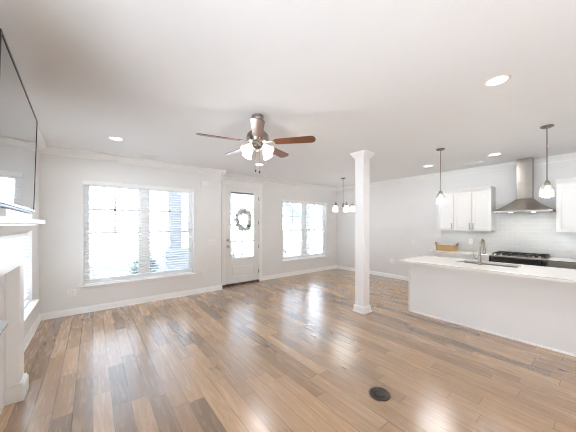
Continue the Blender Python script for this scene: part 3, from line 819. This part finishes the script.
# ------------------------------------------------------------------ island
IX0, IX1, IY0, IY1 = 4.325, 4.95, -1.30, 2.095
isl = thing('kitchen_island', ((IX0 + IX1) / 2, 0.4, 0), 'white panelled kitchen island standing on the plank floor', 'kitchen island')
MB().box(IX0, IX0 + 0.02, IY0, IY1, 0.0, 0.878).build('back_panel', M['island'], isl, smooth=False)
MB().box(IX0 + 0.02, IX1, IY1 - 0.02, IY1, 0.0, 0.878).build('end_panel', M['white'], isl, smooth=False)
mb = MB(); mb.box(IX0 + 0.02, IX1, IY0, IY0 + 0.02, 0, 0.878); mb.build('end_panel', M['white'], isl, smooth=False)
MB().box(IX0 - 0.012, IX0 + 0.012, IY1 - 0.03, IY1 + 0.008, 0.0, 0.878, bevel=0.002).build('corner_stile', M['white'], isl)
mb = MB(); run_y(mb, [(0.0005, 0), (0.014, 0), (0.013, 0.012), (0.006, 0.020), (0.0005, 0.020)], IY0, IY1, IX0, -1); mb.build('shoe_moulding', M['trim'], isl)
MB().box(IX0 + 0.02, IX1 - 0.06, IY0 + 0.02, IY1 - 0.02, 0.001, 0.10).build('toe_kick', M['white'], isl, smooth=False)
yy = IY1 - 0.025
for wd in (0.45, 0.80, 0.60, 0.75, 0.70):
    dr = shaker(IX1 + 0.02, yy - wd + 0.004, yy - 0.004, 0.11, 0.872, dirx=1).build('door', M['white'], isl, smooth=False)
    bar_pull(IX1 + 0.02, yy - 0.06, 0.68, 0.80, 1).build('handle', M['nickel'], dr)
    yy -= wd
# countertop with a cut-out for the sink
SX0, SX1, SY0, SY1 = 4.545, 4.935, 0.74, 1.46
CX0, CX1, CY0, CY1, CZ0, CZ1 = 4.03, 5.00, -1.36, 2.125, 0.879, 0.912
mb = MB()
def slab_with_hole(mb, o, h, z0, z1):
    def ring(r, z): return [mb.bm.verts.new(Vector((x, y, z))) for x, y in ((r[0], r[2]), (r[1], r[2]), (r[1], r[3]), (r[0], r[3]))]
    ot, ob, it, ib = ring(o, z1), ring(o, z0), ring(h, z1), ring(h, z0)
    for k in range(4):
        j = (k + 1) % 4
        mb.bm.faces.new((ot[k], ot[j], it[j], it[k])); mb.bm.faces.new((ob[j], ob[k], ib[k], ib[j]))
        mb.bm.faces.new((ob[k], ob[j], ot[j], ot[k])); mb.bm.faces.new((ib[j], ib[k], it[k], it[j]))
slab_with_hole(mb, (CX0, CX1, CY0, CY1), (SX0, SX1, SY0, SY1), CZ0, CZ1)
tag(mb.build('countertop', M['quartz'], smooth=False), 'long white quartz countertop overhanging the kitchen island', 'countertop', 'white countertops')
# sink
sk = thing('sink', ((SX0 + SX1) / 2, (SY0 + SY1) / 2, 0.66), 'stainless undermount sink set into the island countertop', 'sink')
mb = MB()
def open_box(mb, x0, x1, y0, y1, z0, z1, t):
    o = (x0 - t, x1 + t, y0 - t, y1 + t)
    def ring(r, z): return [mb.bm.verts.new(Vector((x, y, z))) for x, y in ((r[0], r[2]), (r[1], r[2]), (r[1], r[3]), (r[0], r[3]))]
    i = (x0, x1, y0, y1)
    rs = [ring(o, z0 - t), ring(o, z1), ring(i, z1), ring(i, z0)]
    for a, b in zip(rs, rs[1:]):
        for k in range(4): mb.bm.faces.new((a[k], a[(k + 1) % 4], b[(k + 1) % 4], b[k]))
    mb.bm.faces.new(rs[0][::-1]); mb.bm.faces.new(rs[-1])
open_box(mb, SX0 - 0.004, SX1 + 0.004, SY0 - 0.004, SY1 + 0.004, 0.68, 0.8785, 0.003); mb.build('basin', M['steel'], sk, smooth=False)
MB().lathe(((SX0 + SX1) / 2, (SY0 + SY1) / 2, 0.6805), [(0, 0), (0.045, 0.0), (0.045, 0.004), (0.030, 0.002), (0, 0.002)], 24).build('drain', M['chrome'], sk)
# faucet
fxx, fyy = 4.475, 1.135
fc = thing('faucet', (fxx, fyy, CZ1), 'tall gooseneck nickel faucet standing on the island countertop by the sink', 'faucet')
MB().lathe((fxx, fyy, CZ1), [(0, 0), (0.027, 0.0002), (0.027, 0.012), (0.022, 0.02), (0.019, 0.10), (0.016, 0.14), (0.012, 0.16), (0, 0.16)], 24).build('base', M['nickel'], fc)
arc = [(fxx, fyy, CZ1 + 0.15), (fxx, fyy, CZ1 + 0.27)]
for k in range(0, 9):
    t = PI - PI * k / 8 * 0.93
    arc.append((fxx + 0.085 + 0.085 * math.cos(t), fyy - 0.01, CZ1 + 0.285 + 0.085 * math.sin(t)))
arc.append((fxx + 0.178, fyy - 0.01, CZ1 + 0.245))
MB().tube(arc, 0.0145, 14).build('spout', M['nickel'], fc)
MB().tube([(fxx + 0.177, fyy - 0.01, CZ1 + 0.25), (fxx + 0.182, fyy - 0.01, CZ1 + 0.215), (fxx + 0.190, fyy - 0.01, CZ1 + 0.150)], [0.016, 0.021, 0.024], 16).build('spray_head', M['nickel'], fc)
mb = MB(); mb.tube([(fxx, fyy, CZ1 + 0.075), (fxx - 0.005, fyy + 0.055, CZ1 + 0.08)], 0.012, 12); mb.tube([(fxx - 0.004, fyy + 0.050, CZ1 + 0.08), (fxx - 0.012, fyy + 0.066, CZ1 + 0.12), (fxx - 0.02, fyy + 0.075, CZ1 + 0.185)], [0.008, 0.006, 0.005], 10)
mb.build('lever', M['nickel'], fc)

# ------------------------------------------------------------------ kitchen wall
BX = 6.005                                  # base cabinet fronts
RY0, RY1 = 0.600, 1.362                     # range
KX = XR - 0.001
tag(MB().box(XR - 0.010, KX, -1.6, 2.43, 0.915, 1.80).build('backsplash', M['tile'], smooth=False), 'light grey subway tile backsplash behind the range', 'backsplash')
def base_cab(y0, y1, label, drawers=1):
    t = thing('base_cabinet', ((BX + XR) / 2, (y0 + y1) / 2, 0), label, 'base cabinet', 'white base cabinets')
    MB().box(BX, KX, y0 + 0.001, y1 - 0.001, 0.10, 0.878).build('body', M['white'], t, smooth=False)
    MB().box(BX + 0.07, KX, y0 + 0.001, y1 - 0.001, 0.0, 0.10).build('toe_kick', M['white'], t, smooth=False)
    d = shaker(BX - 0.02, y0 + 0.004, y1 - 0.004, 0.715, 0.872, rail=0.035).build('drawer', M['white'], t, smooth=False)
    c = (y0 + y1) / 2
    bar_pull_h(BX - 0.02, c - 0.065, c + 0.065, 0.80).build('handle', M['nickel'], d)
    n = 2 if y1 - y0 > 0.55 else 1
    for k in range(n):
        p, q = y0 + (y1 - y0) * k / n + 0.003, y0 + (y1 - y0) * (k + 1) / n - 0.003
        dr = shaker(BX - 0.02, p, q, 0.11, 0.705).build('door', M['white'], t, smooth=False)
        bar_pull(BX - 0.02, (q - 0.04) if k == 0 else (p + 0.04), 0.55, 0.68).build('handle', M['nickel'], dr)
base_cab(2.00, 2.41, 'white base cabinet at the end of the run, under the basket')
base_cab(RY1 + 0.004, 2.00, 'white base cabinet between range and the cabinet under the basket')
base_cab(-0.72, -0.03, 'white base cabinet past the stainless appliance')
tag(MB().box(BX - 0.035, KX - 0.010, RY1 + 0.004, 2.43, 0.879, 0.912, bevel=0.003).build('countertop', M['quartz']), 'white countertop carrying the wicker basket, beside the range', 'countertop', 'white countertops')
tag(MB().box(BX + 0.001, KX - 0.010, -0.75, RY0 - 0.004, 0.879, 0.912, bevel=0.003).build('countertop', M['quartz']), 'white countertop over the stainless appliance below the single wall cabinet', 'countertop', 'white countertops')
ap = thing('dishwasher', ((BX + XR) / 2, 0.28, 0), 'stainless appliance front below the counter next to the range', 'kitchen appliance')
MB().box(BX, KX, -0.028, RY0 - 0.004, 0.10, 0.878).build('body', M['steel'], ap, smooth=False)
MB().box(BX + 0.05, KX, -0.02, RY0 - 0.01, 0.0, 0.10).build('toe_kick', M['dark'], ap, smooth=False)
MB().box(BX - 0.045, BX, -0.025, RY0 - 0.008, 0.12, 0.900, bevel=0.005).build('door', M['steeldark'], ap)
MB().box(BX - 0.043, BX, -0.024, RY0 - 0.009, 0.9002, 0.907).build('control_strip', M['dark'], ap)

# range
rn = thing('range', ((BX + XR) / 2, (RY0 + RY1) / 2, 0), 'slide-in stainless range with black cooktop below the range hood', 'range')
MB().box(BX - 0.01, KX - 0.02, RY0, RY1, 0.05, 0.905).build('body', M['steel'], rn, smooth=False)
MB().box(BX + 0.05, KX - 0.04, RY0 + 0.01, RY1 - 0.01, 0.0, 0.05).build('toe_kick', M['dark'], rn, smooth=False)
od = MB().box(BX - 0.055, BX - 0.012, RY0 + 0.004, RY1 - 0.004, 0.22, 0.79, bevel=0.006).build('oven_door', M['ovenglass'], rn)
mb = MB(); mb.tube([(BX - 0.105, RY0 + 0.05, 0.755), (BX - 0.105, RY1 - 0.05, 0.755)], 0.012, 14)
for y in (RY0 + 0.09, RY1 - 0.09): mb.tube([(BX - 0.054, y, 0.755), (BX - 0.105, y, 0.755)], 0.009, 10)
mb.build('handle', M['steel'], od)
MB().box(BX - 0.055, BX - 0.012, RY0 + 0.004, RY1 - 0.004, 0.06, 0.21, bevel=0.006).build('drawer', M['steel'], rn)
cp = MB(); cp.prism([(BX - 0.06, RY0, 0.800), (BX - 0.06, RY0, 0.885), (BX - 0.05, RY0, 0.897), (BX - 0.011, RY0, 0.897), (BX - 0.011, RY0, 0.800)], (0, RY1 - RY0, 0)); cp.build('control_panel', M['ovenglass'], rn)
ct = MB(); ct.box(BX - 0.055, KX - 0.02, RY0 - 0.002, RY1 + 0.002, 0.9055, 0.922, bevel=0.004); ct.build('cooktop', M['steel'], rn)
for y in (RY0 + 0.085, RY0 + 0.165, RY1 - 0.165, RY1 - 0.085):
    MB().lathe((BX + 0.005, y, 0.922), [(0.026, 0.0), (0.027, 0.006), (0.021, 0.012), (0.019, 0.030), (0.014, 0.034), (0, 0.034)], 20, axis=(-0.15, 0, 1)).build('knob', M['chrome'], rn)
MB().box(BX + 0.055, KX - 0.05, RY0 + 0.012, RY1 - 0.012, 0.9222, 0.927).build('burner_tray', M['iron'], rn, smooth=False)
for i in range(2):
    for j in range(2):
        MB().lathe((BX + 0.17 + i * 0.24, RY0 + 0.17 + j * 0.42, 0.927), [(0, 0.0001), (0.045, 0.0001), (0.045, 0.010), (0.034, 0.017), (0, 0.018)], 20).build('burner', M['iron'], rn)
for j in range(3):
    a = RY0 + 0.02 + j * (RY1 - RY0 - 0.04) / 3; b = a + (RY1 - RY0 - 0.04) / 3 - 0.006
    g = MB(); x0_, x1_ = BX + 0.065, KX - 0.06
    for yq in (a, (a + b) / 2 - 0.006, b - 0.012): g.box(x0_, x1_, yq, yq + 0.012, 0.948, 0.960)
    for xq in (x0_, x0_ + (x1_ - x0_) * 0.28, x0_ + (x1_ - x0_) * 0.5, x0_ + (x1_ - x0_) * 0.75, x1_ - 0.012): g.box(xq, xq + 0.012, a, b, 0.948, 0.960)
    for xq in (x0_, x1_ - 0.012):
        for yq in (a, b - 0.012): g.box(xq, xq + 0.012, yq, yq + 0.012, 0.9272, 0.949)
    g.build('grate', M['iron'], rn, smooth=False)

# hood
hy0, hy1, hyc = 0.545, 1.330, 0.935
hd = thing('range_hood', (6.35, hyc, 1.735), 'stainless pyramid range hood with tall chimney on the tiled wall', 'range hood')
hx = 6.115
HB = XR - 0.0115
mb = MB(); mb.box(hx, HB, hy0, hy1, 1.735, 1.765, bevel=0.002); mb.build('rim', M['steel'], hd)
cn = MB()
lo = [(hx, hy0, 1.765), (HB, hy0, 1.765), (HB, hy1, 1.765), (hx, hy1, 1.765)]
cw0, cw1, cxf = hyc - 0.115, hyc + 0.105, 6.36
levels = []
for t in (0, 0.25, 0.5, 0.75, 1.0):
    k = 1 - (1 - t) ** 1.25
    z = 1.765 + 0.225 * t
    levels.append([cn.bm.verts.new(Vector((x, y, z))) for x, y in ((hx + (cxf - hx) * k, hy0 + (cw0 - hy0) * k), (HB, hy0 + (cw0 - hy0) * k), (HB, hy1 + (cw1 - hy1) * k), (hx + (cxf - hx) * k, hy1 + (cw1 - hy1) * k))])
for a, b in zip(levels, levels[1:]):
    for k in range(4): cn.bm.faces.new((a[k], a[(k + 1) % 4], b[(k + 1) % 4], b[k]))
cn.bm.faces.new(levels[0][::-1]); cn.bm.faces.new(levels[-1])
cn.build('canopy', M['hoodsteel'], hd)
MB().box(cxf, XR - 0.0005, cw0, cw1, 1.9905, H - 0.001, bevel=0.004).build('chimney', M['steel'], hd) if False else MB().box(cxf, XR - 0.10, cw0, cw1, 1.9905, H - 0.001, bevel=0.004).build('chimney', M['hoodsteel'], hd)
MB().box(hx + 0.03, HB - 0.03, hy0 + 0.03, hy1 - 0.03, 1.728, 1.7348).build('filter', M['silver'], hd)
for y in (hy0 + 0.24, hy1 - 0.24):
    MB().lathe((hx + 0.075, y, 1.7275), [(0, -0.004), (0.026, -0.004), (0.030, 0.0), (0, 0.0)], 16).build('hood_lamp', M['lens'], hd)
    lamp('hood_light', 'AREA', (hx + 0.075, y, 1.720), 0.8, hd, 0.05)
for k in range(3): MB().lathe((hx - 0.0005, hyc - 0.04 + k * 0.04, 1.75), [(0, 0.003), (0.007, 0.003), (0.008, 0), (0, 0)], 12, axis=(-1, 0, 0)).build('button', M['chrome'], hd)

# wall cabinets
UX = 6.285
def wall_cab(y0, y1, ndoor, label, hinge='a'):
    t = thing('wall_cabinet', ((UX + XR) / 2, (y0 + y1) / 2, 1.37), label, 'wall cabinet', 'white shaker wall cabinets')
    MB().box(UX, KX, y0 + 0.001, y1 - 0.001, 1.372, 2.225).build('body', M['white'], t, smooth=False)
    for k in range(ndoor):
        p, q = y0 + (y1 - y0) * k / ndoor + 0.003, y0 + (y1 - y0) * (k + 1) / ndoor - 0.003
        dr = shaker(UX - 0.02, p, q, 1.376, 2.190).build('door', M['white'], t, smooth=False)
        yh = (q - 0.03) if (ndoor == 2 and k == 0) else (p + 0.03)
        bar_pull(UX - 0.02, yh, 1.40, 1.53).build('handle', M['nickel'], dr)
    mb = MB(); prof = [(0.022, 2.225), (-0.02, 2.192), (-0.026, 2.192), (-0.030, 2.208), (-0.050, 2.232), (-0.066, 2.262), (-0.070, 2.278), (0.022, 2.278)]
    mb.prism([(UX + d, y0, z) for d, z in prof], (0, y1 - y0, 0)); mb.box(UX + 0.022, KX, y0 + 0.001, y1 - 0.001, 2.226, 2.278)
    mb.build('crown_moulding', M['white'], t)
    return t
wall_cab(2.058, 2.390, 1, 'narrow single-door white wall cabinet at the end of the run above the basket')
wall_cab(1.402, 2.056, 2, 'double-door white wall cabinet next to the range hood')
wall_cab(-0.10, 0.517, 2, 'white wall cabinet on the other side of the hood, cut by the picture edge')
wall_cab(-0.75, -0.102, 2, 'white wall cabinet beyond the picture edge past the hood')

# basket
bk = thing('basket', (6.27, 2.20, 0.912), 'rectangular wicker basket with white liner standing on the counter', 'basket')
x0, x1, y0, y1, z0 = 6.17, 6.37, 2.00, 2.40, 0.9125
def taper_box(mb, x0, x1, y0, y1, z0, z1, fl, t, nz=9, nper=44, wav=0.004):
    cx_, cy_ = (x0 + x1) / 2, (y0 + y1) / 2
    def ring(z, s, ins):
        hx_, hy_ = (x1 - x0) / 2 * s - ins, (y1 - y0) / 2 * s - ins
        pts = []
        for k in range(nper):
            a = 2 * PI * k / nper
            c, n_ = math.cos(a), math.sin(a)
            e = 5.0
            rr = (abs(c) ** e + abs(n_) ** e) ** (-1 / e)
            w = 1 + (wav / hx_) * (1 if (k + int(round(z * 1000 / 18))) % 2 else -1) * (1 if ins == 0 else 0)
            pts.append(mb.bm.verts.new(Vector((cx_ + hx_ * rr * c * w, cy_ + hy_ * rr * n_ * w, z))))
        return pts
    rs = []
    for i in range(nz + 1):
        z = z0 + (z1 - z0) * i / nz
        rs.append(ring(z, fl + (1 - fl) * i / nz, 0))
    rs.append(ring(z1, 1, t)); rs.append(ring(z0 + t, fl, t))
    for a, b in zip(rs, rs[1:]):
        for k in range(nper): mb.bm.faces.new((a[k], a[(k + 1) % nper], b[(k + 1) % nper], b[k]))
    mb.bm.faces.new(rs[0][::-1]); mb.bm.faces.new(rs[-1])
mb = MB(); taper_box(mb, x0, x1, y0, y1, z0, z0 + 0.135, 0.93, 0.012); mb.build('body', M['wicker'], bk)
mb = MB(); taper_box(mb, x0 + 0.014, x1 - 0.014, y0 + 0.014, y1 - 0.014, z0 + 0.02, z0 + 0.150, 0.93, 0.004, 3, 44, 0.0); mb.build('liner', M['linen'], bk)
for y, s in ((y0, -1), (y1, 1)):
    hp = [(6.27 - 0.05 * math.cos(t), y + s * (0.002 + 0.02 * math.sin(t)), z0 + 0.125 + 0.05 * math.sin(t)) for t in [PI * k / 10 for k in range(11)]]
    tag(MB().tube(hp, 0.007, 8).build('handle', M['leather'], bk), 'dark loop handle')

# ------------------------------------------------------------------ outside
tag(MB().box(-3.5, 10.5, YB + T + 0.02, 9.0, -0.16, -0.06).build('patio', M['concrete'], smooth=False), 'pale concrete patio outside the windows', 'patio', kind='structure')
tag(MB().box(-70, 80, -40, 90, -0.40, -0.25).build('lawn', M['lawn'], smooth=False), 'pale lawn outside beyond the patio', 'lawn', kind='structure')
tag(MB().box(-3.5, 10.5, -14.0, YF - T - 0.02, -0.16, -0.06).build('bounce_slab', M['concrete'], smooth=False), 'pale slab added behind the room to bounce daylight inside', 'bounce_slab', kind='structure')  # unseen bright ground, added to throw daylight up at the ceiling
tag(MB().box(-12.0, XL - T - 0.1, -14.0, 5.6, -0.16, -0.06).build('bounce_slab', M['concrete'], smooth=False), 'pale slab added beside the fireplace wall to bounce daylight inside', 'bounce_slab', kind='structure')  # added reflector ground for the windows in the fireplace wall
def porch_column(x, y, label):
    t = thing('porch_column', (x, y, -0.06), label, 'porch column', 'porch columns on brick piers')
    MB().box(x - 0.29, x + 0.29, y - 0.29, y + 0.29, -0.06, 0.76).build('brick_pier', M['brick'], t, smooth=False)
    MB().box(x - 0.33, x + 0.33, y - 0.33, y + 0.33, 0.76, 0.83, bevel=0.008).build('cap_stone', M['siding'], t)
    MB().box(x - 0.155, x + 0.155, y - 0.155, y + 0.155, 0.83, 2.90, bevel=0.004).build('post', M['post'], t)
porch_column(1.83, 7.55, 'grey porch post on a brick pier outside the wide window')
porch_column(7.10, 7.55, 'grey porch post on a brick pier outside the dining corner window')
bm_ = MB().box(-3.2, 9.2, 7.38, 7.72, 2.90, 3.15).build('trim_4', M['siding'], smooth=False); tag(bm_, 'pale porch beam over the posts', 'trim', kind='structure')
def shrub(x, y, z, r, h, label):
    t = thing('shrub', (x, y, -0.25), label, 'shrub', 'shrubs outside the windows')
    MB().tube([(x, y, -0.25), (x, y, z + h * 0.4)], 0.03, 8).build('stem', M['leafgrey'], t)
    mb = MB()
    rnd = random.Random(int(x * 100))
    for k in range(420):
        a = rnd.uniform(0, 2 * PI); u = rnd.uniform(0, 1) ** 0.5; v = rnd.uniform(0, 1)
        rr = r * (1 - 0.75 * v ** 1.6) * u
        p = Vector((x + rr * math.cos(a), y + rr * math.sin(a), z + h * v))
        s = 0.05 + 0.04 * rnd.random()
        d = Vector((rnd.uniform(-1, 1), rnd.uniform(-1, 1), rnd.uniform(-0.3, 1))).normalized()
        q = d.orthogonal().normalized()
        mb.bm.faces.new([mb.bm.verts.new(p + w) for w in (d * s, q * s * 0.5, -d * s, -q * s * 0.5)])
    tag(mb.build('foliage', M['leaf'], t, smooth=False), kind='stuff')
shrub(5.60, 7.75, -0.2, 0.42, 1.55, 'pointed shrub outside the dining corner window')
shrub(3.75, 8.4, -0.2, 0.45, 1.1, 'low shrub outside the patio door')
shrub(1.25, 8.6, -0.2, 0.45, 0.95, 'low shrub beside the brick pier outside the wide window')
def house(x, y, w, d, h, label):
    t = thing('house', (x, y, -0.25), label, 'house', 'neighbouring houses')
    MB().box(x - w / 2, x + w / 2, y - d / 2, y + d / 2, -0.25, h).build('walls', M['siding'], t, smooth=False)
    mb = MB(); mb.prism([(x - w / 2 - 0.4, y - d / 2 - 0.4, h), (x - w / 2 - 0.4, y + d / 2 + 0.4, h), (x - w / 2 - 0.4, y, h + d * 0.32)], (w + 0.8, 0, 0)); mb.build('roof', M['roofing'], t, smooth=False)
    for k in range(3):
        c = x - w / 2 + w * (k + 0.5) / 3
        MB().box(c - 0.5, c + 0.5, y - d / 2 - 0.03, y - d / 2, 0.8, 2.2).build('window', M['darkglass'], t, smooth=False)
tag(MB().box(-1.5, 7.5, YF - T - 2.3, YF - T, 2.62, 2.74).build('sun_overhang', M['siding'], smooth=False), 'pale overhang added behind the room to block direct sun', 'roof', kind='structure')  # added overhang, keeps direct sun out of the wall opening
mb = MB(); mb.prism([(XL - T, YF - T, H + 0.1), (XL - T, YB + T + 0.15, H + 0.1), (XL - T, 2.5, 6.3)], (XR - XL + 2 * T, 0, 0))  # unseen roof, added with a high ridge to shade the porch posts
tag(mb.build('roof', M['roofing'], smooth=False), 'grey roof added over the room to shade the porch posts', 'roof', kind='structure')
house(1.5, 34, 12, 9, 3.0, 'pale house with grey roof far beyond the wide window')
house(19, 36, 12, 9, 3.0, 'pale house with grey roof far beyond the patio door')
house(36, 38, 12, 9, 3.0, 'pale house with grey roof far beyond the dining corner window')
